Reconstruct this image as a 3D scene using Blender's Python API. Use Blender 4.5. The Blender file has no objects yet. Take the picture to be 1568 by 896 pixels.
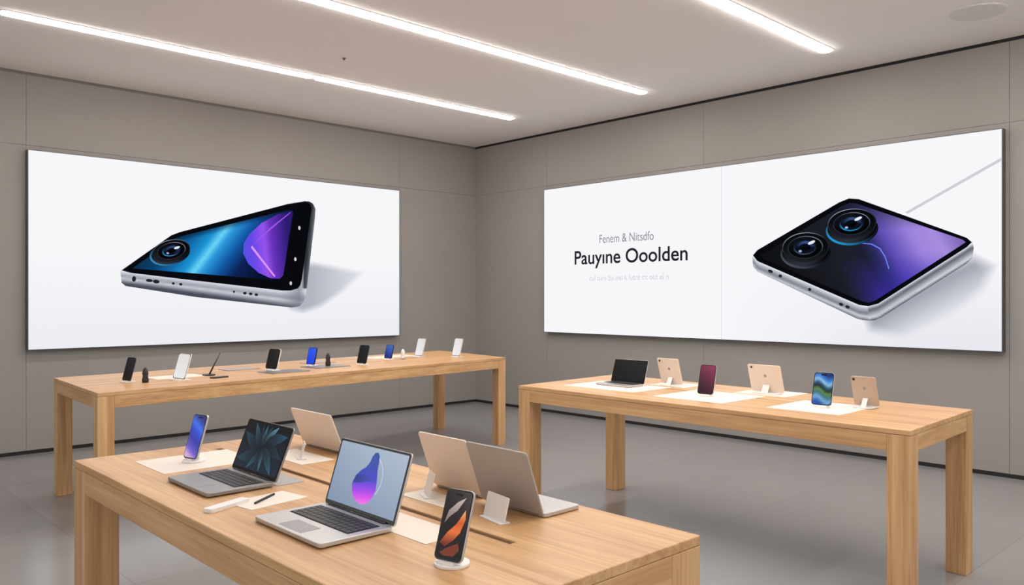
import bpy, bmesh, math, random
from mathutils import Matrix, Vector
random.seed(4)
S=bpy.context.scene
S.view_settings.view_transform='Standard'
S.view_settings.look='None'

# ------------------------------------------------------------ helpers
def lin(c):
    return tuple(((x/255)/12.92 if x/255<=0.04045 else (((x/255)+0.055)/1.055)**2.4) for x in c)
def srgb(*c):
    return lin(c)+(1.0,)
MATS={}
def mat(name,col,rough=0.5,metal=0.0,emit=0.0,noise=0.0,nscale=20,spec=0.5,bump=0.0,coat=0.0):
    if name in MATS: return MATS[name]
    m=bpy.data.materials.new(name); m.use_nodes=True
    nt=m.node_tree; b=nt.nodes['Principled BSDF']
    c=srgb(*col)
    b.inputs['Base Color'].default_value=c
    b.inputs['Roughness'].default_value=rough
    b.inputs['Metallic'].default_value=metal
    b.inputs['Specular IOR Level'].default_value=spec
    b.inputs['Coat Weight'].default_value=coat
    if emit>0:
        b.inputs['Emission Color'].default_value=c
        b.inputs['Emission Strength'].default_value=emit
    if noise>0 or bump>0:
        tc=nt.nodes.new('ShaderNodeTexCoord'); n=nt.nodes.new('ShaderNodeTexNoise')
        n.inputs['Scale'].default_value=nscale; n.inputs['Detail'].default_value=5
        nt.links.new(tc.outputs['Object'],n.inputs['Vector'])
        r=nt.nodes.new('ShaderNodeValToRGB')
        r.color_ramp.elements[0].position=0.3; r.color_ramp.elements[1].position=0.7
        r.color_ramp.elements[0].color=tuple(x*(1-noise) for x in c[:3])+(1,)
        r.color_ramp.elements[1].color=tuple(min(1,x*(1+noise)) for x in c[:3])+(1,)
        nt.links.new(n.outputs['Fac'],r.inputs['Fac'])
        nt.links.new(r.outputs['Color'],b.inputs['Base Color'])
        if bump>0:
            bp=nt.nodes.new('ShaderNodeBump'); bp.inputs['Strength'].default_value=bump; bp.inputs['Distance'].default_value=0.002
            nt.links.new(n.outputs['Fac'],bp.inputs['Height']); nt.links.new(bp.outputs['Normal'],b.inputs['Normal'])
    MATS[name]=m; return m

def wood(name,axis):
    m=bpy.data.materials.new(name); m.use_nodes=True
    nt=m.node_tree; b=nt.nodes['Principled BSDF']; L=nt.links.new
    tc=nt.nodes.new('ShaderNodeTexCoord'); mp=nt.nodes.new('ShaderNodeMapping')
    sc=[16,16,16]; sc[axis]=0.9; mp.inputs['Scale'].default_value=sc
    L(tc.outputs['Object'],mp.inputs['Vector'])
    n1=nt.nodes.new('ShaderNodeTexNoise'); n1.inputs['Scale'].default_value=1.3; n1.inputs['Detail'].default_value=6; n1.inputs['Distortion'].default_value=0.6
    L(mp.outputs['Vector'],n1.inputs['Vector'])
    mp2=nt.nodes.new('ShaderNodeMapping'); sc2=[130,130,130]; sc2[axis]=3; mp2.inputs['Scale'].default_value=sc2
    L(tc.outputs['Object'],mp2.inputs['Vector'])
    n2=nt.nodes.new('ShaderNodeTexNoise'); n2.inputs['Scale'].default_value=1.0; n2.inputs['Detail'].default_value=3
    L(mp2.outputs['Vector'],n2.inputs['Vector'])
    r=nt.nodes.new('ShaderNodeValToRGB'); e=r.color_ramp.elements
    e[0].position=0.3; e[0].color=srgb(188,140,92)
    e[1].position=0.72; e[1].color=srgb(224,182,131)
    L(n1.outputs['Fac'],r.inputs['Fac'])
    r2=nt.nodes.new('ShaderNodeValToRGB'); r2.color_ramp.elements[0].position=0.35; r2.color_ramp.elements[0].color=(0.82,0.79,0.74,1)
    r2.color_ramp.elements[1].position=0.55; r2.color_ramp.elements[1].color=(1,1,1,1)
    L(n2.outputs['Fac'],r2.inputs['Fac'])
    mx=nt.nodes.new('ShaderNodeMix'); mx.data_type='RGBA'; mx.blend_type='MULTIPLY'; mx.inputs['Factor'].default_value=0.75
    L(r.outputs['Color'],mx.inputs['A']); L(r2.outputs['Color'],mx.inputs['B'])
    L(mx.outputs['Result'],b.inputs['Base Color'])
    b.inputs['Roughness'].default_value=0.4
    return m
WOOD=[wood('oak_grain_x',0),wood('oak_grain_y',1),wood('oak_grain_z',2)]

def vc_mat(name,emit,base=0.0,rough=0.3):
    m=bpy.data.materials.new(name); m.use_nodes=True
    nt=m.node_tree; b=nt.nodes['Principled BSDF']
    a=nt.nodes.new('ShaderNodeVertexColor'); a.layer_name='Col'
    nt.links.new(a.outputs['Color'],b.inputs['Emission Color'])
    b.inputs['Emission Strength'].default_value=emit
    b.inputs['Base Color'].default_value=(base,base,base,1)
    b.inputs['Roughness'].default_value=rough
    b.inputs['Specular IOR Level'].default_value=0.25
    return m
PRINT=vc_mat('lightbox_print',1.0,0.0,0.9)
PRINT.node_tree.nodes['Principled BSDF'].inputs['Specular IOR Level'].default_value=0.0
SCREEN=vc_mat('device_screen_glow',0.95,0.01,0.12)

def empty(name,loc=(0,0,0),yaw=0):
    o=bpy.data.objects.new(name,None); o.empty_display_size=0.1
    o.location=loc; o.rotation_euler=(0,0,math.radians(yaw))
    S.collection.objects.link(o); return o
def finish(name,bm,m,parent=None,M=None,bevel=0,smooth=False):
    if M is not None: bm.transform(M)
    bmesh.ops.recalc_face_normals(bm,faces=bm.faces)
    me=bpy.data.meshes.new(name); bm.to_mesh(me); bm.free()
    for x in (m if isinstance(m,(list,tuple)) else [m]): me.materials.append(x)
    o=bpy.data.objects.new(name,me); S.collection.objects.link(o)
    if parent: o.parent=parent
    if bevel>0:
        b=o.modifiers.new('bevel','BEVEL'); b.width=bevel; b.segments=2; b.limit_method='ANGLE'; b.angle_limit=math.radians(40)
    if smooth:
        for p in me.polygons: p.use_smooth=True
    return o
def add_box(bm,x0,x1,y0,y1,z0,z1):
    v=[bm.verts.new(p) for p in [(x0,y0,z0),(x1,y0,z0),(x1,y1,z0),(x0,y1,z0),(x0,y0,z1),(x1,y0,z1),(x1,y1,z1),(x0,y1,z1)]]
    for f in [(0,3,2,1),(4,5,6,7),(0,1,5,4),(1,2,6,5),(2,3,7,6),(3,0,4,7)]: bm.faces.new([v[i] for i in f])
def box(name,x0,x1,y0,y1,z0,z1,m,parent=None,bevel=0,M=None):
    bm=bmesh.new(); add_box(bm,x0,x1,y0,y1,z0,z1); return finish(name,bm,m,parent,M,bevel)
def add_prism(bm,pts,z0,z1):
    lo=[bm.verts.new((p[0],p[1],z0)) for p in pts]; hi=[bm.verts.new((p[0],p[1],z1)) for p in pts]
    n=len(pts)
    bm.faces.new(lo[::-1]); bm.faces.new(hi)
    for i in range(n): bm.faces.new([lo[i],lo[(i+1)%n],hi[(i+1)%n],hi[i]])
def rrect(w,h,r,n=6,cx=0,cy=0):
    pts=[]
    for (sx,sy,a0) in [(1,1,0),(-1,1,90),(-1,-1,180),(1,-1,270)]:
        for i in range(n+1):
            a=math.radians(a0+90*i/n)
            pts.append((cx+sx*(w/2-r)+r*math.cos(a),cy+sy*(h/2-r)+r*math.sin(a)))
    return pts
def ell(cx,cy,rx,ry,rot=0,n=40):
    c,s=math.cos(math.radians(rot)),math.sin(math.radians(rot)); out=[]
    for i in range(n):
        a=2*math.pi*i/n; x,y=rx*math.cos(a),ry*math.sin(a)
        out.append((cx+c*x-s*y,cy+s*x+c*y))
    return out
def slab(name,pts,z0,z1,m,parent=None,M=None,bevel=0.0008):
    bm=bmesh.new(); add_prism(bm,pts,z0,z1); return finish(name,bm,m,parent,M,bevel)
def art(name,pts,colfn,M,parent,z=0.0,n=1,m=None):
    """flat printed shape: polygon cut into a fine grid, one colour per vertex"""
    bm=bmesh.new(); bm.faces.new([bm.verts.new((p[0],p[1],z)) for p in pts])
    if n>1:
        xs=[p[0] for p in pts]; ys=[p[1] for p in pts]
        for i in range(1,n):
            x=min(xs)+(max(xs)-min(xs))*i/n
            bmesh.ops.bisect_plane(bm,geom=bm.verts[:]+bm.edges[:]+bm.faces[:],plane_co=(x,0,0),plane_no=(1,0,0))
            y=min(ys)+(max(ys)-min(ys))*i/n
            bmesh.ops.bisect_plane(bm,geom=bm.verts[:]+bm.edges[:]+bm.faces[:],plane_co=(0,y,0),plane_no=(0,1,0))
    me=bpy.data.meshes.new(name)
    cols=[]
    bm.verts.index_update()
    for v in bm.verts:
        c=colfn(v.co.x,v.co.y) if callable(colfn) else colfn
        cols.append(srgb(*c))
    bm.transform(M); bm.normal_update()
    want=(M.to_3x3()@Vector((0,0,1))).normalized()
    for fc in bm.faces:
        if fc.normal.dot(want)<0: fc.normal_flip()
    bm.to_mesh(me); bm.free()
    ca=me.color_attributes.new('Col','FLOAT_COLOR','POINT')
    for i,c in enumerate(cols): ca.data[i].color=c
    me.materials.append(m or SCREEN)
    o=bpy.data.objects.new(name,me); S.collection.objects.link(o); o.parent=parent
    return o
def ramp(stops,t):
    if t<=stops[0][0]: return stops[0][1]
    for (a,ca),(b,cb) in zip(stops,stops[1:]):
        if t<=b:
            k=(t-a)/(b-a); return tuple(ca[i]+(cb[i]-ca[i])*k for i in range(3))
    return stops[-1][1]
def mixc(a,b,k):
    k=max(0,min(1,k)); return tuple(a[i]+(b[i]-a[i])*k for i in range(3))
def edge_dist(pts,x,y):
    best=9
    for (ax,ay),(bx,by) in zip(pts,pts[1:]+pts[:1]):
        dx,dy=bx-ax,by-ay; t=max(0,min(1,((x-ax)*dx+(y-ay)*dy)/(dx*dx+dy*dy)))
        best=min(best,math.hypot(x-ax-t*dx,y-ay-t*dy))
    return best

# ------------------------------------------------------------ room shell
XW,YW,H=7.73,8.93,3.71
WALL=mat('taupe_wall_panel',(148,143,138),0.75,noise=0.025,nscale=1.2)
GAP=mat('shadow_gap_dark',(28,26,25),0.8,noise=0.02)
PLAST=mat('ceiling_plaster',(240,235,232),0.9,noise=0.01,nscale=1.2)
def floor_mat():
    m=bpy.data.materials.new('polished_grey_tile'); m.use_nodes=True
    nt=m.node_tree; b=nt.nodes['Principled BSDF']; L=nt.links.new
    tc=nt.nodes.new('ShaderNodeTexCoord'); br=nt.nodes.new('ShaderNodeTexBrick')
    br.offset=0.0; br.inputs['Scale'].default_value=1.0
    br.inputs['Brick Width'].default_value=1.5; br.inputs['Row Height'].default_value=1.5
    br.inputs['Mortar Size'].default_value=0.003; br.inputs['Mortar Smooth'].default_value=0.3
    br.inputs['Color1'].default_value=srgb(148,146,145); br.inputs['Color2'].default_value=srgb(141,139,138)
    br.inputs['Mortar'].default_value=srgb(130,128,127)
    L(tc.outputs['Object'],br.inputs['Vector'])
    n=nt.nodes.new('ShaderNodeTexNoise'); n.inputs['Scale'].default_value=1.0; n.inputs['Detail'].default_value=4
    L(tc.outputs['Object'],n.inputs['Vector'])
    r=nt.nodes.new('ShaderNodeValToRGB'); r.color_ramp.elements[0].color=(0.92,0.92,0.92,1); r.color_ramp.elements[1].color=(1.04,1.04,1.04,1)
    L(n.outputs['Fac'],r.inputs['Fac'])
    mx=nt.nodes.new('ShaderNodeMix'); mx.data_type='RGBA'; mx.blend_type='MULTIPLY'; mx.inputs['Factor'].default_value=1
    L(br.outputs['Color'],mx.inputs['A']); L(r.outputs['Color'],mx.inputs['B']); L(mx.outputs['Result'],b.inputs['Base Color'])
    b.inputs['Roughness'].default_value=0.2
    b.inputs['Specular IOR Level'].default_value=0.6
    return m
X0,Y0=-3.0,-3.0
box('floor',X0,XW+0.2,Y0,YW+0.2,-0.1,0,floor_mat())
box('ceiling',X0,XW+0.2,Y0,YW+0.2,H,H+0.15,PLAST)
def wall(name,axis,pos,lo,hi,cuts):
    # panelled wall: backing + panels separated by fine gaps
    e=empty(name)
    g=0.0014; th=0.02; bm=bmesh.new(); bb=bmesh.new()
    ed=[lo]+cuts+[hi]
    for (z0,z1) in [(0.035,3.0-g),(3.0+g,H-0.028)]:
        for a,b in zip(ed,ed[1:]):
            if axis=='y': add_box(bm,a+g,b-g,pos,pos+th,z0,z1)
            else: add_box(bm,pos,pos+th,a+g,b-g,z0,z1)
    if axis=='y': add_box(bb,lo,hi,pos+th,pos+0.15,0,H)
    else: add_box(bb,pos+th,pos+0.15,lo,hi,0,H)
    finish('panels',bm,WALL,e); finish('backing',bb,mat('wall_backing',(140,136,132),0.85,noise=0.03),e)
wall('wall_left','y',YW,X0,XW+0.02,[-2.4,1.975,6.38])
wall('wall_right','x',XW,Y0,YW+0.02,[-0.95,2.06,5.06,7.48])
box('floor_gap_shade_left',X0,XW,YW-0.004,YW+0.02,0.0,0.035,GAP)  # both floor strips: shade of the gap put into a dark colour
box('floor_gap_shade_right',XW-0.004,XW+0.02,Y0,YW,0.0,0.035,GAP)
box('crevice_shade_1',XW-0.004,XW+0.02,Y0,YW,H-0.028,H,GAP)  # dark strip painting the shade in the wall-ceiling crevice
box('crevice_shade_2',X0,XW,YW-0.002,YW+0.02,H-0.028,H,mat('crevice_shade_taupe',(124,119,114),0.8,noise=0.02))  # fainter crevice shade on this side, put into the strip's colour

# ------------------------------------------------------------ ceiling lights
TUBE=mat('led_diffuser',(255,250,246),0.5,emit=37)
def strip(xa,xb,y,w=0.10):
    e=empty('linear_ceiling_light',(0,0,0))
    pts=rrect(xb-xa,w,0.03,5,(xa+xb)/2,y)
    slab('diffuser',pts,H-0.014,H-0.002,TUBE,e,bevel=0)
    slab('housing',rrect(xb-xa+0.03,w+0.03,0.04,5,(xa+xb)/2,y),H-0.005,H+0.0,mat('light_trim',(235,232,230),0.6,noise=0.01),e,bevel=0)
for y,segs in [(7.17,[(1.42,4.07),(4.12,6.8)]),(5.3,[(1.42,4.205),(4.215,6.97)]),(3.28,[(1.42,4.205),(4.215,6.97)]),(1.3,[(1.42,4.205),(4.215,6.97)]),(-0.7,[(1.42,4.205),(4.215,6.97)])]:
    for a,b in segs: strip(a,b,y)
e=empty('ceiling_speaker',(6.85,2.04,H))
slab('grille',ell(0,0,0.19,0.19),-0.008,0.0,mat('speaker_grille',(226,221,218),0.8,noise=0.03,nscale=90),e)
slab('rim',ell(0,0,0.2,0.2),-0.004,0.0,mat('speaker_rim',(232,228,225),0.6,noise=0.01),e)
e=empty('sprinkler_head',(3.97,6.42,H))
slab('plate',ell(0,0,0.018,0.018,n=16),-0.006,0,mat('sprinkler_metal',(120,112,105),0.4,metal=0.6,noise=0.02),e)
slab('nozzle',ell(0,0,0.008,0.008,n=12),-0.02,-0.006,mat('sprinkler_metal',(120,112,105)),e)

# ------------------------------------------------------------ lightbox posters
FR=mat('lightbox_frame',(92,92,94),0.4,metal=0.5,noise=0.02)
# left: local (u=X, v=Z) on plane Y=8.85 ; right: local (u=-Y, v=Z) on plane X=7.65
ML=Matrix(((1,0,0,0),(0,0,-1,8.85),(0,1,0,0),(0,0,0,1)))
MR=Matrix(((0,0,-1,7.65),(-1,0,0,0),(0,1,0,0),(0,0,0,1)))
def lens(par,M,cx,cy,r,asp,rot,z,glow,side=(-0.012,-0.05)):
    def ring(k,colA,colB,n=1,dx=0,dy=0,ang=120,p=1.0):
        nonlocal z
        z+=0.0004
        def cf(u,v):
            a=math.atan2((v-cy-dy)/asp,u-cx-dx)-math.radians(ang)
            return mixc(colA,colB,max(0,math.cos(a))**p)
        pts=ell(cx+dx,cy+dy,r*k,r*k*asp,rot,64)
        art('printed_lens_ring',pts,cf,M,par,z,n,PRINT)
    ring(1.07,(14,15,20),glow,1,side[0]*1.3,side[1]*1.25,ang=225)
    ring(1.0,(6,7,9),(52,56,66),1,side[0],side[1],ang=250,p=3)
    ring(1.0,(30,32,38),(170,176,188),1,0,0,ang=110,p=1.8)
    ring(0.96,(9,10,13),(30,33,40),1,ang=250)
    ring(0.76,(40,44,52),(130,138,152),1,ang=60,p=2)
    ring(0.72,(5,6,8),(16,20,28),1)
    ring(0.50,(16,24,40),glow,1,ang=250,p=1.5)
    ring(0.42,(10,14,24),(60,92,150),1,ang=70,p=2)
    ring(0.24,(4,5,8),(12,16,26),1)
    z+=0.0004
    art('printed_lens_glint',ell(cx+0.28*r,cy+0.30*r*asp,0.16*r,0.06*r,20,24),(232,240,250),M,par,z,1,PRINT)
    art('printed_lens_glint',ell(cx-0.2*r,cy-0.25*r*asp,0.07*r,0.05*r,0,20),(150,180,220),M,par,z,1,PRINT)
PL=empty('lightbox_poster')
box('frame',1.968,6.327,8.852,8.93,1.01,2.95,FR,PL,0.003)
def bgL(u,v):
    k=max(0,1-abs(v-1.05)/0.9); return mixc((247,247,250),(236,237,243),k)
art('printed_background',[(1.976,1.018),(6.319,1.018),(6.319,2.942),(1.976,2.942)],bgL,ML,PL,0.0,30,PRINT)
SL=[(4.75,1.95),(5.05,1.97),(5.83,1.86),(5.45,1.56),(5.15,1.38),(4.9,1.31),(4.7,1.36)]
def shL(u,v):
    k=min(1,edge_dist(SL,u,v)/0.08); c=mixc((178,180,192),(234,235,241),(u-5.0)/0.9); return mixc(bgL(u,v),c,k)
art('printed_shadow',SL,shL,ML,PL,0.0008,44,PRINT)
Lbody=[(2.81,1.808),(3.328,2.194),(3.419,2.234),(4.694,2.64),(4.919,2.689),(4.985,2.69),(5.035,2.668),(5.07,2.606),(5.061,2.485),(4.954,1.644),(4.935,1.54),(4.905,1.46),(4.855,1.415),(4.746,1.4),(3.597,1.525),(2.861,1.64),(2.823,1.674)]
def frL(u,v):
    ly=1.80-(u-2.82)*(0.195/1.9)   # upper edge of the silver side
    k=(ly-v)/(0.13+0.07*(u-2.82)/1.9)
    if u>4.9 and v>1.62: return mixc((46,48,56),(170,174,184),(u-4.92-(v-1.7)*0.115)/0.09)
    c=ramp([(0,(236,238,244)),(0.2,(196,200,210)),(0.45,(150,155,167)),(0.62,(206,209,217)),(0.85,(128,132,144)),(1,(74,77,88))],k)
    if u>4.6: c=mixc(c,(112,116,128),(u-4.6)/0.25*0.7 if u<4.85 else 0.7-(u-4.85)*6)
    return c
art('printed_phone_frame',Lbody,frL,ML,PL,0.0012,60,PRINT)
Lglass=[(2.823,1.802),(3.328,2.19),(3.419,2.23),(4.694,2.635),(4.902,2.68),(4.965,2.676),(5.005,2.65),(5.016,2.602),(4.884,1.738),(4.865,1.67),(4.832,1.63),(4.737,1.603),(4.627,1.602),(3.597,1.705),(2.913,1.777)]
art('printed_phone_glass',Lglass,(9,10,15),ML,PL,0.0018,1,PRINT)
Ldisp=[(2.93,1.825),(3.37,2.16),(3.455,2.192),(4.694,2.565),(4.765,2.562),(4.77,2.521),(4.644,1.785),(4.61,1.745),(4.527,1.727),(3.597,1.785)]
def dL(u,v):
    s=u-0.75*(v-2.0)
    c=ramp([(2.95,(16,42,66)),(3.25,(12,62,104)),(3.45,(16,104,166)),(3.62,(30,150,212)),(3.72,(110,214,246)),(3.80,(46,156,222)),(3.98,(18,92,168)),(4.2,(12,34,84)),(4.5,(8,18,50))],s)
    k=max(0,(v-(2.16+(u-3.37)*0.305))/0.06+1)
    return mixc(c,(10,26,52),min(1,k)*0.55)
art('printed_phone_display',Ldisp,dL,ML,PL,0.0024,56,PRINT)
Lpur=[(4.765,2.56),(4.568,2.505),(4.362,2.385),(4.218,2.255),(4.147,2.139),(4.139,2.027),(4.202,1.908),(4.33,1.806),(4.477,1.748),(4.593,1.742),(4.64,1.785)]
def pL(u,v):
    return ramp([(0,(84,84,226)),(0.2,(104,72,232)),(0.45,(150,84,236)),(0.6,(104,52,190)),(0.95,(46,26,112))],(u-4.13)/0.62+(v-2.1)*0.2)
art('printed_purple_wave',Lpur,pL,ML,PL,0.003,30,PRINT)
art('printed_wave_highlight',[(4.23,2.10),(4.35,1.96),(4.52,1.765),(4.54,1.772),(4.37,1.975),(4.25,2.12)],(220,150,255),ML,PL,0.0034,1,PRINT)
art('printed_wave_highlight',[(4.25,2.12),(4.49,2.33),(4.73,2.53),(4.735,2.545),(4.48,2.345),(4.23,2.1)],(160,90,235),ML,PL,0.0034,1,PRINT)
lens(PL,ML,3.33,2.025,0.205,0.56,16,0.0036,(60,140,190),(-0.01,-0.025))
for (u,v) in [(4.85,2.36),(4.797,1.98),(4.737,1.69)]:
    art('printed_dot',ell(u,v,0.016,0.024,0,16),(205,208,214),ML,PL,0.0036,1,PRINT)
for (u,v,a,b) in [(2.945,1.715,.02,.03),(3.10,1.70,.035,.017),(3.17,1.69,.035,.02),(3.35,1.672,.015,.014),(3.43,1.664,.018,.014),(4.03,1.585,.012,.014),(4.16,1.57,.022,.016),(4.23,1.562,.022,.016),(4.30,1.553,.022,.016)]:
    art('printed_port',ell(u,v,a,b,-5,16),(34,36,44),ML,PL,0.0036,1,PRINT)

PR=empty('lightbox_poster')
box('frame',7.652,7.73,2.089,7.46,1.06,2.945,FR,PR,0.003)
def neg(pts): return [(-a,b) for a,b in pts]
def bgR(u,v):
    k=max(0,1-abs(v-1.1)/0.8)*max(0,min(1,(u+4.8)/2)); return mixc((247,247,250),(232,233,240),k)
art('printed_background',neg([(7.452,1.068),(2.097,1.068),(2.097,2.937),(7.452,2.937)]),bgR,MR,PR,0.0,30,PRINT)
art('panel_seam',neg([(4.783,1.068),(4.777,1.068),(4.777,2.937),(4.783,2.937)]),(218,219,226),MR,PR,0.0008,1,PRINT)
SR=neg([(3.30,1.40),(2.9,1.62),(2.31,1.92),(2.11,1.80),(2.20,1.56),(2.5,1.25),(2.88,1.11),(3.22,1.18)])
def shR(u,v):
    y=-u
    t=(y-2.3)/(3.1-2.3); edge=1.80+(1.32-1.80)*t
    c=mixc((164,166,178),(236,237,243),(edge-v)/0.34)
    return mixc(bgR(u,v),c,edge_dist(SR,u,v)/0.10)
art('printed_shadow',SR,shR,MR,PR,0.001,44,PRINT)
art('printed_cable',neg([(2.099,2.696),(2.099,2.669),(2.852,2.28),(2.875,2.297)]),(205,207,213),MR,PR,0.001,1,PRINT)
Rbody=neg([(4.411,1.969),(4.352,2.022),(3.485,2.444),(3.39,2.473),(3.296,2.459),(2.366,2.038),(2.319,2.002),(2.309,1.946),(2.319,1.862),(2.366,1.813),(3.085,1.337),(3.15,1.308),(3.205,1.304),(3.26,1.308),(3.316,1.321),(4.352,1.79),(4.404,1.846)])
def frR(u,v):
    y=-u
    xs=[(2.324,1.985),(2.366,1.954),(3.115,1.464),(3.205,1.439),(3.296,1.451),(4.352,1.899),(4.404,1.962)]
    top=xs[0][1] if y<xs[0][0] else xs[-1][1]
    for (a,za),(b,zb) in zip(xs,xs[1:]):
        if a<=y<=b: top=za+(zb-za)*(y-a)/(b-a)
    k=(top-v)/0.14
    if y>3.2: c=ramp([(0,(236,238,244)),(0.22,(176,180,190)),(0.5,(120,124,136)),(0.72,(206,209,217)),(1,(96,99,110))],k)
    else: c=ramp([(0,(225,228,235)),(0.25,(96,99,110)),(0.55,(160,164,174)),(0.8,(214,217,224)),(1,(92,95,106))],k)
    return c
art('printed_phone_frame',Rbody,frR,MR,PR,0.0014,90,PRINT)
Rglass=neg([(4.404,1.962),(4.352,2.015),(3.485,2.438),(3.39,2.467),(3.296,2.452),(2.366,2.038),(2.324,1.996),(2.366,1.954),(3.115,1.464),(3.205,1.439),(3.296,1.451),(4.352,1.899)])
art('printed_phone_glass',Rglass,(9,10,14),MR,PR,0.002,1,PRINT)
Rdisp=neg([(4.314,1.959),(3.466,2.398),(3.39,2.423),(3.315,2.411),(2.397,2.023),(2.371,1.999),(3.138,1.495),(3.205,1.47),(3.272,1.488),(4.292,1.924)])
def dR(u,v):
    y=-u
    s=3.25-y+0.55*(v-1.95)      # grows to the right
    base=ramp([(-0.9,(17,18,22)),(-0.3,(28,30,38)),(0.0,(28,31,46)),(0.10,(40,42,92)),(0.25,(92,76,178)),(0.5,(156,130,220)),(0.7,(168,142,222)),(0.9,(120,100,176))],s)
    low=max(0,min(1,(1.92-v)/0.4))*max(0,min(1,(s+0.35)/0.3))
    c=mixc(base,(62,48,180),low*0.8)
    up=max(0,min(1,(v-2.14)/0.25))
    return mixc(c,(26,30,42),up*0.7)
art('printed_phone_display',Rdisp,dR,MR,PR,0.0026,64,PRINT)
crv=[(3.39,2.03),(3.28,2.04),(3.174,2.026),(3.096,1.98),(3.049,1.905),(3.014,1.79)]
pts=neg(crv)+neg([(a+0.008,b-0.008) for a,b in crv[::-1]])
art('printed_light_curve',pts,(110,130,245),MR,PR,0.003,1,PRINT)
lens(PR,MR,-3.83,2.02,0.245,0.60,0,0.0034,(74,80,96),(-0.0,-0.045))
lens(PR,MR,-3.365,2.225,0.235,0.60,0,0.0034,(30,160,215),(-0.0,-0.045))
for (y,z,a) in [(4.204,1.79,.03),(4.095,1.74,.02),(3.782,1.60,.018),(3.466,1.455,.022),(3.403,1.43,.022)]:
    art('printed_port',ell(-y,z,a,0.016,-22,14),(40,42,50),MR,PR,0.0036,1,PRINT)
def text(body,ya,yb,z,h,col,off):
    cu=bpy.data.curves.new('txt','FONT'); cu.body=body; cu.align_x='CENTER'; cu.size=1; cu.offset=off
    o=bpy.data.objects.new('t',cu); S.collection.objects.link(o)
    bpy.context.view_layer.update()
    me=bpy.data.meshes.new_from_object(o.evaluated_get(bpy.context.evaluated_depsgraph_get()))
    bpy.data.objects.remove(o)
    xs=[v.co.x for v in me.vertices]
    w=max(xs)-min(xs); k=abs(ya-yb)/w; cx=(max(xs)+min(xs))/2
    M=MR@Matrix.Translation((-(ya+yb)/2,z,0.002))@Matrix.Diagonal((k,h,1,1))@Matrix.Translation((-cx,0,0))
    me.transform(M); me.name='printed_text'
    me.materials.clear(); me.materials.append(mat('ink_%d'%col[0],col,0.8,emit=0.6,spec=0.0))
    q=bpy.data.objects.new('printed_text',me); S.collection.objects.link(q); q.parent=PR
text('Pauyıne Ooolden',6.911,5.212,1.94,0.24,(28,29,33),0.014)
text('Fenem & Nitsdfo',6.499,5.678,2.19,0.15,(110,112,120),0.0)
text('cul ture bu mu k lutre cx out el n',6.659,5.468,1.73,0.10,(172,174,182),0.0)

# ------------------------------------------------------------ tables
SLOT=mat('cable_slot_dark_oak',(104,70,42),0.7,noise=0.1)
def table(name,NL,NR,FRr,FL,ax,slot=None,T=0.9,th=0.108,leg=0.125):
    """NL->NR is the long side; slot=(v,u0,u1)"""
    cx=sum(p[0] for p in (NL,NR,FRr,FL))/4; cy=sum(p[1] for p in (NL,NR,FRr,FL))/4
    e=empty(name,(cx,cy,0))
    q=[Vector((p[0]-cx,p[1]-cy)) for p in (NL,NR,FRr,FL)]
    lu=(q[1]-q[0]).length; lv=(q[3]-q[0]).length
    def P(u,v):   # metres along long side / short side
        u/=lu; v/=lv
        a=q[0].lerp(q[1],u); b=q[3].lerp(q[2],u); return a.lerp(b,v)
    bm=bmesh.new(); tt=0.026
    out=[P(0,0),P(lu,0),P(lu,lv),P(0,lv)]
    if slot:
        v0,u0,u1=slot; w=0.012
        inn=[P(u0,v0-w),P(u1,v0-w),P(u1,v0+w),P(u0,v0+w)]
        ot=[bm.verts.new((p.x,p.y,T)) for p in out]; ob=[bm.verts.new((p.x,p.y,T-tt)) for p in out]
        it=[bm.verts.new((p.x,p.y,T)) for p in inn]; ib=[bm.verts.new((p.x,p.y,T-0.012)) for p in inn]
        for i in range(4):
            j=(i+1)%4
            bm.faces.new([ot[i],ot[j],it[j],it[i]]); bm.faces.new([it[i],it[j],ib[j],ib[i]]); bm.faces.new([ob[i],ob[j],ot[j],ot[i]])
        bm.faces.new(ob[::-1]); bm.faces.new(ib)
        bs=bmesh.new(); add_prism(bs,inn,T-0.0118,T-0.007); finish('cable_slot',bs,SLOT,e)
    else: add_prism(bm,out,T-tt,T)
    finish('table_top',bm,WOOD[ax],e,None,0.003)
    t=0.03; z0=T-th; z1=T-tt-0.001
    def board(nm,u0,u1,v0,v1,axx):
        b=bmesh.new(); add_prism(b,[P(u0,v0),P(u1,v0),P(u1,v1),P(u0,v1)],z0,z1); finish(nm,b,WOOD[axx],e,None,0.002)
    board('apron_1',leg,lu-leg,0.001,t,ax); board('apron_2',leg,lu-leg,lv-t,lv-0.001,ax)
    board('apron_3',0.001,t,leg,lv-leg,1-ax); board('apron_4',lu-t,lu-0.001,leg,lv-leg,1-ax)
    k=0
    for u in (0.0005,lu-leg):
        for v in (0.0005,lv-leg):
            k+=1; b=bmesh.new(); add_prism(b,[P(u,v),P(u+leg-0.0005,v),P(u+leg-0.0005,v+leg-0.0005),P(u,v+leg-0.0005)],0,z1)
            finish('leg_%d'%k,b,WOOD[2],e,None,0.003)
    return e
table('display_table',(1.66,5.67),(5.72,6.13),(5.9,7.45),(1.73,6.98),0,slot=(0.62,0.5,3.6),leg=0.11)
table('display_table',(3.95,1.46),(3.97,4.12),(5.1,4.17),(4.95,1.5),1,slot=(0.55,0.45,2.3),leg=0.11)
table('display_table',(0.912,1.2),(0.912,3.4),(1.82,3.4),(1.82,1.2),1,slot=(0.505,0.29,2.06))

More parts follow.
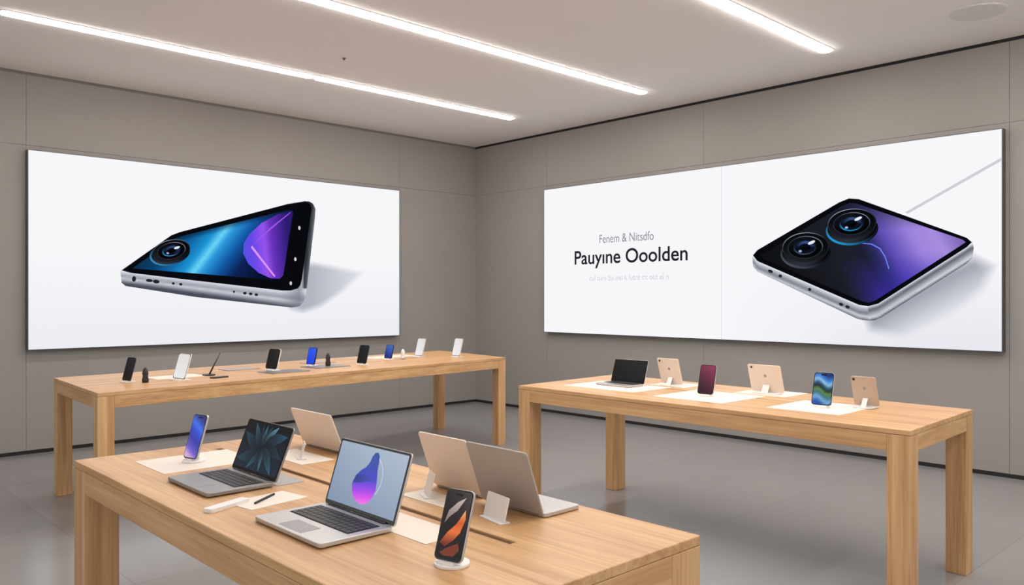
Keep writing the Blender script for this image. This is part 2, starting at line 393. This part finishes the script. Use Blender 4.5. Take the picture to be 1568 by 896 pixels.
# ------------------------------------------------------------ devices
ALU=mat('aluminium_silver',(196,194,192),0.35,metal=0.7,noise=0.02)
ALUD=mat('aluminium_grey',(150,148,147),0.38,metal=0.6,noise=0.02)
CHAMP=mat('back_shell_champagne',(228,210,194),0.45,noise=0.01)
GREYB=mat('back_shell_warm_grey',(168,160,154),0.45,noise=0.01)
BLACK=mat('black_glass',(10,10,12),0.12,noise=0.0)
KEY=mat('keycap_black',(26,26,28),0.5,noise=0.03)
WHITE=mat('white_acrylic',(238,234,230),0.4,noise=0.01)
PAPER=mat('paper_mat',(236,225,212),0.7,noise=0.01)
DARK=mat('dark_shell',(34,34,38),0.35,noise=0.03)
TZ=0.9
FLATS=[]
def tz(x,y,r=0.1):
    z=TZ
    for (cx,cy,rad,t) in FLATS:
        if abs(x-cx)<rad[0]+r and abs(y-cy)<rad[1]+r: z=max(z,TZ+t)
    return z
def paper(name,cx,cy,w,d,yaw=0,m=None,t=0.0016,z=None):
    e=empty(name,(cx,cy,TZ if z is None else z),yaw)
    slab('sheet',rrect(w,d,0.004,3),0,t,m or PAPER,e,None,0)
    FLATS.append((cx,cy,(w/2,d/2),t+(0 if z is None else z-TZ)+0.0002))
def Mup(tilt,y=0,z=0):   # local xy plate -> upright, front faces -y, leaning back
    return Matrix.Translation((0,y,z))@Matrix.Rotation(math.radians(90-tilt),4,'X')
def laptop(pos,yaw,w,d,lh,tilt,shell,shellback,screen,name='laptop',keys=True):
    e=empty(name,(pos[0],pos[1],tz(pos[0],pos[1],0.02)),yaw)          # origin: middle of the hinge line
    Mb=Matrix.Translation((0,-d/2,0))
    slab('base',rrect(w,d,0.012),0.002,0.014,shell,e,Mb,0.002)
    bm=bmesh.new()
    for sx in (-1,1):
        for yy in (-0.015,-d+0.015): add_prism(bm,ell(sx*(w/2-0.02),yy,0.006,0.006,0,12),0,0.0025)
    finish('rubber_feet',bm,DARK,e)
    if keys:
        slab('keyboard_well',rrect(w*0.86,d*0.46,0.004),0.0135,0.0145,mat('keyboard_well',(52,52,54),0.6,noise=0.02),e,Matrix.Translation((0,-d*0.34,0)),0)
        bm=bmesh.new(); nx,ny=13,5; W=w*0.84; D=d*0.44
        for j in range(ny):
            y=-d*0.34-D/2+(j+0.5)*D/ny
            row=[(i,1) for i in range(nx)] if j>0 else [(0,1),(1,1),(2,1),(3,5),(8,1),(9,1),(10,1),(11,1),(12,1)]
            for i,sp in row:
                x0=-W/2+i*W/nx+0.0012; x1=-W/2+(i+sp)*W/nx-0.0012
                add_box(bm,x0,x1,y-D/ny/2+0.0012,y+D/ny/2-0.0012,0.0144,0.0162)
        finish('keys',bm,KEY,e)
        slab('trackpad',rrect(w*0.34,d*0.27,0.004),0.0138,0.0144,ALUD,e,Matrix.Translation((0,-d*0.81,0)),0)
    bm=bmesh.new(); bmesh.ops.create_cone(bm,cap_ends=True,segments=14,radius1=0.006,radius2=0.006,depth=w*0.8,matrix=Matrix.Rotation(math.radians(90),4,'Y'))
    finish('hinge',bm,DARK,e,Matrix.Translation((0,-0.002,0.012)),0,True)
    M=Mup(tilt,0.002,0.012)
    slab('lid',rrect(w,lh,0.01,6,0,lh/2),-0.006,0.0,shellback,e,M,0.0015)
    slab('bezel',rrect(w-0.004,lh-0.004,0.008,6,0,lh/2),0.0,0.0008,BLACK,e,M,0)
    if screen: screen(e,M@Matrix.Translation((0,lh/2+0.003,0.0012)),w-0.018,lh-0.022)
    return e
def phone(pos,yaw,w,h,tilt,body,screen,name='smartphone',stand='puck',back=None,base=True,sw=None):
    e=empty(name,(pos[0],pos[1],tz(pos[0],pos[1],0.04)),yaw)
    M=Mup(tilt,0,0.013)
    r=min(w,h)*0.16
    slab('body',rrect(w,h,r,8,0,h/2),-0.009,0.0,body,e,M,0.002)
    slab('glass',rrect(w*0.97,h*0.985,r*0.9,8,0,h/2),0.0,0.0006,BLACK,e,M,0)
    if screen: screen(e,M@Matrix.Translation((0,h/2,0.001)),w*0.9,h*0.94)
    slab('camera_bump',rrect(w*0.36,w*0.36,w*0.09,5,w*0.24,h-w*0.28),-0.0115,-0.009,back or DARK,e,M,0.0008)
    for i in (0,1): slab('camera_lens',ell(w*(0.17+0.14*i),h-w*(0.36-0.16*i),w*0.06,w*0.06,n=18),-0.0125,-0.0113,BLACK,e,M,0)
    if stand=='puck':
        slab('stand_base',ell(0,0.02,0.042,0.042,n=32),0.0,0.008,WHITE,e,None,0.002)
    else:
        slab('stand_base',rrect(w*0.8,0.09,0.012,5,0,0.02),0.0,0.007,WHITE,e,None,0.002)
    slab('stand_ledge',rrect(w*0.5,0.022,0.004,4,0,0.0),0.006,0.0135,WHITE,e,None,0.001)
    t=math.radians(tilt); bm=bmesh.new()
    L=h*0.45
    pr=[(0.045,0.006),(0.030,0.02),(math.sin(t)*L+0.012,0.013+math.cos(t)*L)]
    pr2=[(0.032,0.006),(0.022,0.025),(math.sin(t)*L+0.0095,0.013+math.cos(t)*L+0.001)]
    hw=w*0.16
    A=[[bm.verts.new((sx*hw,y,z)) for (y,z) in pr] for sx in (-1,1)]; B=[[bm.verts.new((sx*hw,y,z)) for (y,z) in pr2] for sx in (-1,1)]
    for i in range(2):
        bm.faces.new([A[0][i],A[0][i+1],A[1][i+1],A[1][i]]); bm.faces.new([B[0][i],B[0][i+1],B[1][i+1],B[1][i]])
        for s in (0,1): bm.faces.new([A[s][i],A[s][i+1],B[s][i+1],B[s][i]])
    bm.faces.new([A[0][0],A[1][0],B[1][0],B[0][0]]); bm.faces.new([A[0][2],A[1][2],B[1][2],B[0][2]])
    finish('stand_neck',bm,WHITE,e)
    return e
def tablet(pos,yaw,w,h,tilt,shell,name='tablet',screen=None):
    e=empty(name,(pos[0],pos[1],tz(pos[0],pos[1],0.05)),yaw)
    M=Mup(tilt,0,0.012)
    slab('body',rrect(w,h,0.012,6,0,h/2),-0.007,0.0,shell,e,M,0.0015)
    slab('glass',rrect(w*0.98,h*0.985,0.011,6,0,h/2),0,0.0006,BLACK,e,M,0)
    if screen: screen(e,M@Matrix.Translation((0,h/2,0.001)),w*0.94,h*0.95)
    slab('camera_lens',ell(w*0.38,h*0.9,0.007,0.007,n=16),-0.009,-0.007,BLACK,e,M,0)
    slab('emblem',ell(0,h*0.6,0.009,0.011,n=20),-0.0074,-0.007,ALUD,e,M,0)
    slab('stand_base',rrect(w*0.75,0.11,0.012,5,0,0.015),0,0.006,WHITE,e,None,0.002)
    slab('stand_ledge',rrect(w*0.5,0.02,0.004,4),0.005,0.0125,WHITE,e,None,0.001)
    bm=bmesh.new(); t=math.radians(tilt); L=h*0.25
    y1,z1=math.sin(t)*L+0.0075,0.012+math.cos(t)*L
    hw=w*0.10
    a=[bm.verts.new((-hw,y,z)) for y,z in [(0.05,0.005),(0.055,0.005),(y1+0.003,z1),(y1,z1)]]
    b=[bm.verts.new((hw,y,z)) for y,z in [(0.05,0.005),(0.055,0.005),(y1+0.003,z1),(y1,z1)]]
    bm.faces.new(a); bm.faces.new(b[::-1])
    for i in range(4): bm.faces.new([a[i],a[(i+1)%4],b[(i+1)%4],b[i]])
    finish('stand_strut',bm,WHITE,e)
    return e
def sign_card(pos,yaw,w=0.07,h=0.062):
    e=empty('sign_card',(pos[0],pos[1],tz(pos[0],pos[1],0.03)),yaw)
    slab('foot',rrect(w,0.035,0.004,4,0,0.0),0,0.003,WHITE,e,None,0.0006)
    slab('card',rrect(w,h,0.005,4,0,h/2),-0.003,0.0,WHITE,e,Mup(14,-0.004,0.002),0.0006)

# screens
def scr_dark(par,M,w,h): art('display',rrect(w,h,0.003,3),lambda x,y:mixc((14,14,16),(30,30,34),(x/w+y/h)+0.3),M,par,0,6)
def scr_plain(c1,c2):
    def f(par,M,w,h): art('display',rrect(w,h,min(w,h)*0.12,5),lambda x,y:mixc(c1,c2,0.5+y/h+0.3*x/w),M,par,0,12)
    return f
def scr_phoneblue(par,M,w,h):
    art('display',rrect(w,h,w*0.13,6),lambda x,y:ramp([(-.5,(214,170,214)),(-.36,(110,90,204)),(-.1,(40,46,160)),(.1,(30,64,200)),(.25,(50,110,236)),(.5,(20,30,110))],y/h+0.25*x/w),M,par,0,16)
    art('notch',rrect(w*0.3,w*0.08,w*0.035,4,0,h*0.45),(5,5,8),M,par,0.0004)
def scr_petals(par,M,w,h):
    art('display',rrect(w,h,0.003,3),lambda x,y:mixc((8,12,20),(24,38,54),0.5-y/h),M,par,0,6)
    k=0
    for a,c in [(165,(18,44,62)),(140,(30,72,92)),(115,(14,34,52)),(95,(50,102,122)),(70,(18,46,64)),(48,(86,142,160)),(20,(24,60,82)),(-8,(14,34,50)),(-35,(36,80,98)),(200,(22,52,70)),(232,(40,86,102)),(262,(16,42,58)),(290,(58,110,126))]:
        k+=1
        ca,sa=math.cos(math.radians(a)),math.sin(math.radians(a))
        L=min(0.49*h/max(.05,abs(sa)),0.48*w/max(.05,abs(ca)))
        W=0.20*L if L<h else 0.12*L; p=[]
        for i in range(13):
            t=i/12; p.append((t*L,W*math.sin(math.pi*t**0.8)))
        for i in range(11,0,-1):
            t=i/12; p.append((t*L,-0.35*W*math.sin(math.pi*t)))
        q=[(max(-w*.49,min(w*.49,ca*x-sa*y)),max(-h*.49,min(h*.49,ca*y+sa*x))) for x,y in p]
        art('petal',q,lambda x,y,c=c,L=L:mixc(mixc(c,(8,12,22),0.9),mixc(c,(140,186,204),0.15),math.hypot(x,y)/L),M,par,0.0002+0.00004*k,8)
def scr_flame(par,M,w,h):
    art('display',rrect(w,h,0.003,3),lambda x,y:mixc((122,142,170),(176,190,208),0.5+y/h*0.6+x/w*0.3),M,par,0,10)
    s=h
    arc=[(.02+.36*math.cos(math.radians(a)),.02+.36*math.sin(math.radians(a))) for a in range(-40,75,8)]
    arc2=[(.02+.345*math.cos(math.radians(a)),.02+.345*math.sin(math.radians(a))) for a in range(72,-41,-8)]
    art('ring_arc',[((x+.05)*s,y*s) for x,y in arc+arc2],(206,216,232),M,par,0.0002,1)
    body=[(-.36,-.14),(-.31,.0),(-.20,.10),(-.08,.17),(-.01,.26),(.02,.36),(.07,.42),(.14,.44),(.20,.40),(.23,.30),(.25,.15),(.30,.0),(.33,-.14),(.28,-.28),(.17,-.38),(.0,-.42),(-.16,-.38),(-.29,-.28)]
    art('flame_shape',[(x*s,y*s) for x,y in body],lambda x,y:ramp([(-.42,(246,120,232)),(-.3,(214,70,236)),(-.16,(140,60,228)),(.0,(60,62,200)),(.15,(46,70,176)),(.4,(44,76,156))],y/s-0.12*x/s),M,par,0.0004,24)
    art('flame_fold',[(x*s,y*s) for x,y in [(-.35,-.12),(-.15,-.10),(.05,-.04),(.30,-.02),(.14,.03),(-.08,.05),(-.28,.02)]],lambda x,y:mixc((30,36,130),(80,96,220),x/s+0.4),M,par,0.0007,6)
def scr_orange(par,M,w,h):
    art('display',rrect(w,h,w*0.13,6),lambda x,y:mixc((18,12,12),(92,82,78),(y/h+x/w*0.5)),M,par,0,10)
    art('swirl',[(x*w,y*h) for x,y in [(-.42,-.28),(-.2,-.12),(.1,.02),(.36,.24),(.42,.1),(.3,-.1),(.1,-.22),(-.2,-.33)]],lambda x,y:ramp([(-.3,(110,40,20)),(-.1,(236,116,50)),(.05,(214,88,34)),(.2,(246,170,112))],y/h),M,par,0.0004,14)
    art('swirl',[(x*w,y*h) for x,y in [(-.4,.0),(-.2,.12),(.05,.22),(.3,.42),(.0,.34),(-.3,.2)]],lambda x,y:mixc((120,104,98),(220,206,196),y/h*2),M,par,0.0005,8)
    art('swirl',[(x*w,y*h) for x,y in [(-.35,-.42),(-.1,-.34),(.3,-.25),(.4,-.35),(.2,-.45),(-.2,-.46)]],(120,50,28),M,par,0.0005,1)
    art('notch',rrect(w*0.3,w*0.08,w*0.035,4,0,h*0.45),(5,5,8),M,par,0.0006)
def scr_land(par,M,w,h):
    art('display',rrect(w,h,w*0.13,6),lambda x,y:ramp([(-.5,(30,80,170)),(-.34,(120,176,214)),(-.2,(60,110,130)),(-.08,(96,140,60)),(.02,(14,34,44)),(.12,(40,90,130)),(.22,(150,200,225)),(.34,(60,130,215)),(.5,(24,50,120))],y/h+0.10*math.sin(x/w*5)),M,par,0,18)
    art('notch',rrect(w*0.3,w*0.08,w*0.035,4,0,h*0.45),(5,5,8),M,par,0.0004)

W_=-90; E_=90
# flat papers / mats first
paper('paper_mat',1.25,3.06,0.36,0.30)
paper('felt_mat',1.325,2.62,0.10,0.30,0,mat('grey_felt_mat',(176,172,168),0.8,noise=0.02))
paper('paper_mat',1.31,1.84,0.13,0.42)
paper('leaflet',1.165,2.32,0.20,0.13,8)
paper('booklet',1.52,2.29,0.13,0.20,0,None,0.004)
paper('paper_mat',1.57,2.87,0.14,0.30)
paper('paper_mat',1.55,1.99,0.10,0.22)
paper('paper_mat',4.42,3.60,0.42,0.62)
paper('paper_mat',4.40,2.84,0.50,0.5)
paper('paper_mat',4.42,2.12,0.46,0.42)
paper('paper_mat',4.84,2.66,0.3,0.36); paper('paper_mat',4.80,3.37,0.26,0.3)
paper('display_tray',3.27,6.22,0.36,0.24,5,ALUD,0.006); paper('display_tray',3.1,6.7,0.3,0.18,5,GREYB,0.006)
paper('display_tray',3.78,6.42,0.36,0.26,5,ALUD,0.006); paper('display_tray',3.95,6.85,0.3,0.16,5,GREYB,0.006)
paper('paper_mat',2.45,6.42,0.4,0.25,5)
paper('paper_mat',4.9,7.02,0.6,0.25,5)
# front table, near side
phone((1.215,3.05),W_+14,0.080,0.17,18,ALU,scr_phoneblue)
laptop((1.262,2.63),W_,0.33,0.225,0.185,22,ALUD,ALUD,scr_petals)
laptop((1.247,1.95),W_,0.355,0.22,0.197,18,ALU,ALU,scr_flame)
phone((1.178,1.462),W_+14,0.080,0.165,20,ALU,scr_orange)
e=empty('accessory_box',(1.04,2.33,TZ),20); slab('carton',rrect(0.15,0.035,0.004,3),0,0.012,WHITE,e,None,0.001)
e=empty('stylus',(1.16,2.33,TZ+0.002),35); slab('barrel',rrect(0.12,0.006,0.002,3),0,0.006,KEY,e,None,0.001)
# front table, far side: laptops seen from behind
laptop((1.72,2.93),E_,0.32,0.085,0.165,22,ALU,CHAMP,None,'laptop',False)
laptop((1.655,1.995),E_,0.24,0.12,0.19,20,ALU,CHAMP,None,'laptop',False)
laptop((1.635,1.72),E_,0.26,0.15,0.195,20,ALU,GREYB,None,'laptop',False)
sign_card((1.56,2.83),W_-25); sign_card((1.55,2.02),W_-25,0.075,0.075); sign_card((1.525,1.68),W_-10,0.11,0.070)
# right table
laptop((4.56,3.62),W_,0.30,0.17,0.17,18,ALU,ALU,scr_dark)
tablet((4.76,3.37),E_,0.18,0.19,18,CHAMP)
phone((4.37,2.85),W_+5,0.112,0.19,16,ALU,scr_plain((50,16,32),(140,56,84)))
tablet((4.81,2.66),E_,0.23,0.185,18,CHAMP)
phone((4.40,2.11),W_+5,0.115,0.19,17,ALU,scr_land)
tablet((4.60,1.935),E_,0.14,0.175,18,mat('back_shell_tan',(190,168,148),0.45,noise=0.01))
# back table
phone((2.02,6.24),W_+15,0.10,0.175,16,DARK,scr_dark,stand='plate')
def pawn(x,y,h,c):
    e=empty('pen_stand',(x,y,tz(x,y,0.02))); bm=bmesh.new()
    prof=[(0.022,0),(0.024,h*.2),(0.018,h*.45),(0.022,h*.6),(0.016,h*.85),(0.006,h)]
    rings=[[bm.verts.new((r*math.cos(a*math.pi/8),r*math.sin(a*math.pi/8),z)) for a in range(16)] for r,z in prof]
    for A,B in zip(rings,rings[1:]):
        for i in range(16): bm.faces.new([A[i],A[(i+1)%16],B[(i+1)%16],B[i]])
    bm.faces.new(rings[0]); bm.faces.new(rings[-1]); finish('body',bm,c,e,None,0,True)
pawn(2.12,6.13,0.11,DARK)
tablet((2.36,6.13),W_+5,0.19,0.195,16,WHITE,screen=scr_plain((238,236,234),(226,223,221)))
e=empty('stylus_holder',(2.68,6.34,TZ)); slab('base',ell(0,0,0.05,0.05,n=24),0,0.01,DARK,e)
bm=bmesh.new(); bmesh.ops.create_cone(bm,cap_ends=True,segments=12,radius1=0.007,radius2=0.004,depth=0.19); finish('stylus',bm,DARK,e,Matrix.Rotation(math.radians(28),4,'Y')@Matrix.Translation((0,0,0.1)),0,True)
e=empty('stylus_tray',(2.66,6.10,TZ),10); slab('tray',rrect(0.14,0.05,0.01,4),0,0.01,DARK,e)
phone((3.21,6.34),W_+12,0.15,0.175,16,WHITE,scr_dark,stand='plate')
phone((3.68,6.52),W_+12,0.11,0.155,14,DARK,scr_plain((20,60,220),(40,90,240)),stand='plate'); pawn(3.81,6.43,0.115,DARK)
phone((4.12,6.37),W_+12,0.12,0.175,16,DARK,scr_dark,stand='plate')
phone((4.65,6.71),W_+12,0.10,0.14,16,DARK,scr_plain((20,40,120),(60,110,200)),stand='plate'); pawn(4.80,6.66,0.10,WHITE)
tablet((5.09,6.79),W_+5,0.12,0.19,16,WHITE,screen=scr_plain((240,238,236),(230,226,224)))
tablet((5.37,6.52),W_+5,0.12,0.19,16,WHITE,screen=scr_plain((240,238,236),(230,226,224)))

# ------------------------------------------------------------ world + camera
w=bpy.data.worlds.new('open_side_fill'); S.world=w; w.use_nodes=True  # even fill through the open sides, added to brighten the room
w.node_tree.nodes['Background'].inputs['Color'].default_value=(1.0,0.985,0.975,1); w.node_tree.nodes['Background'].inputs['Strength'].default_value=0.95
cam=bpy.data.cameras.new('camera'); co=bpy.data.objects.new('camera',cam); S.collection.objects.link(co)
cam.sensor_width=36; cam.lens=36*1238/1568; cam.shift_y=7/1568; cam.clip_start=0.05
co.location=(0,0,1.525); co.rotation_euler=(math.radians(90),0,math.radians(-43.47))
S.camera=co
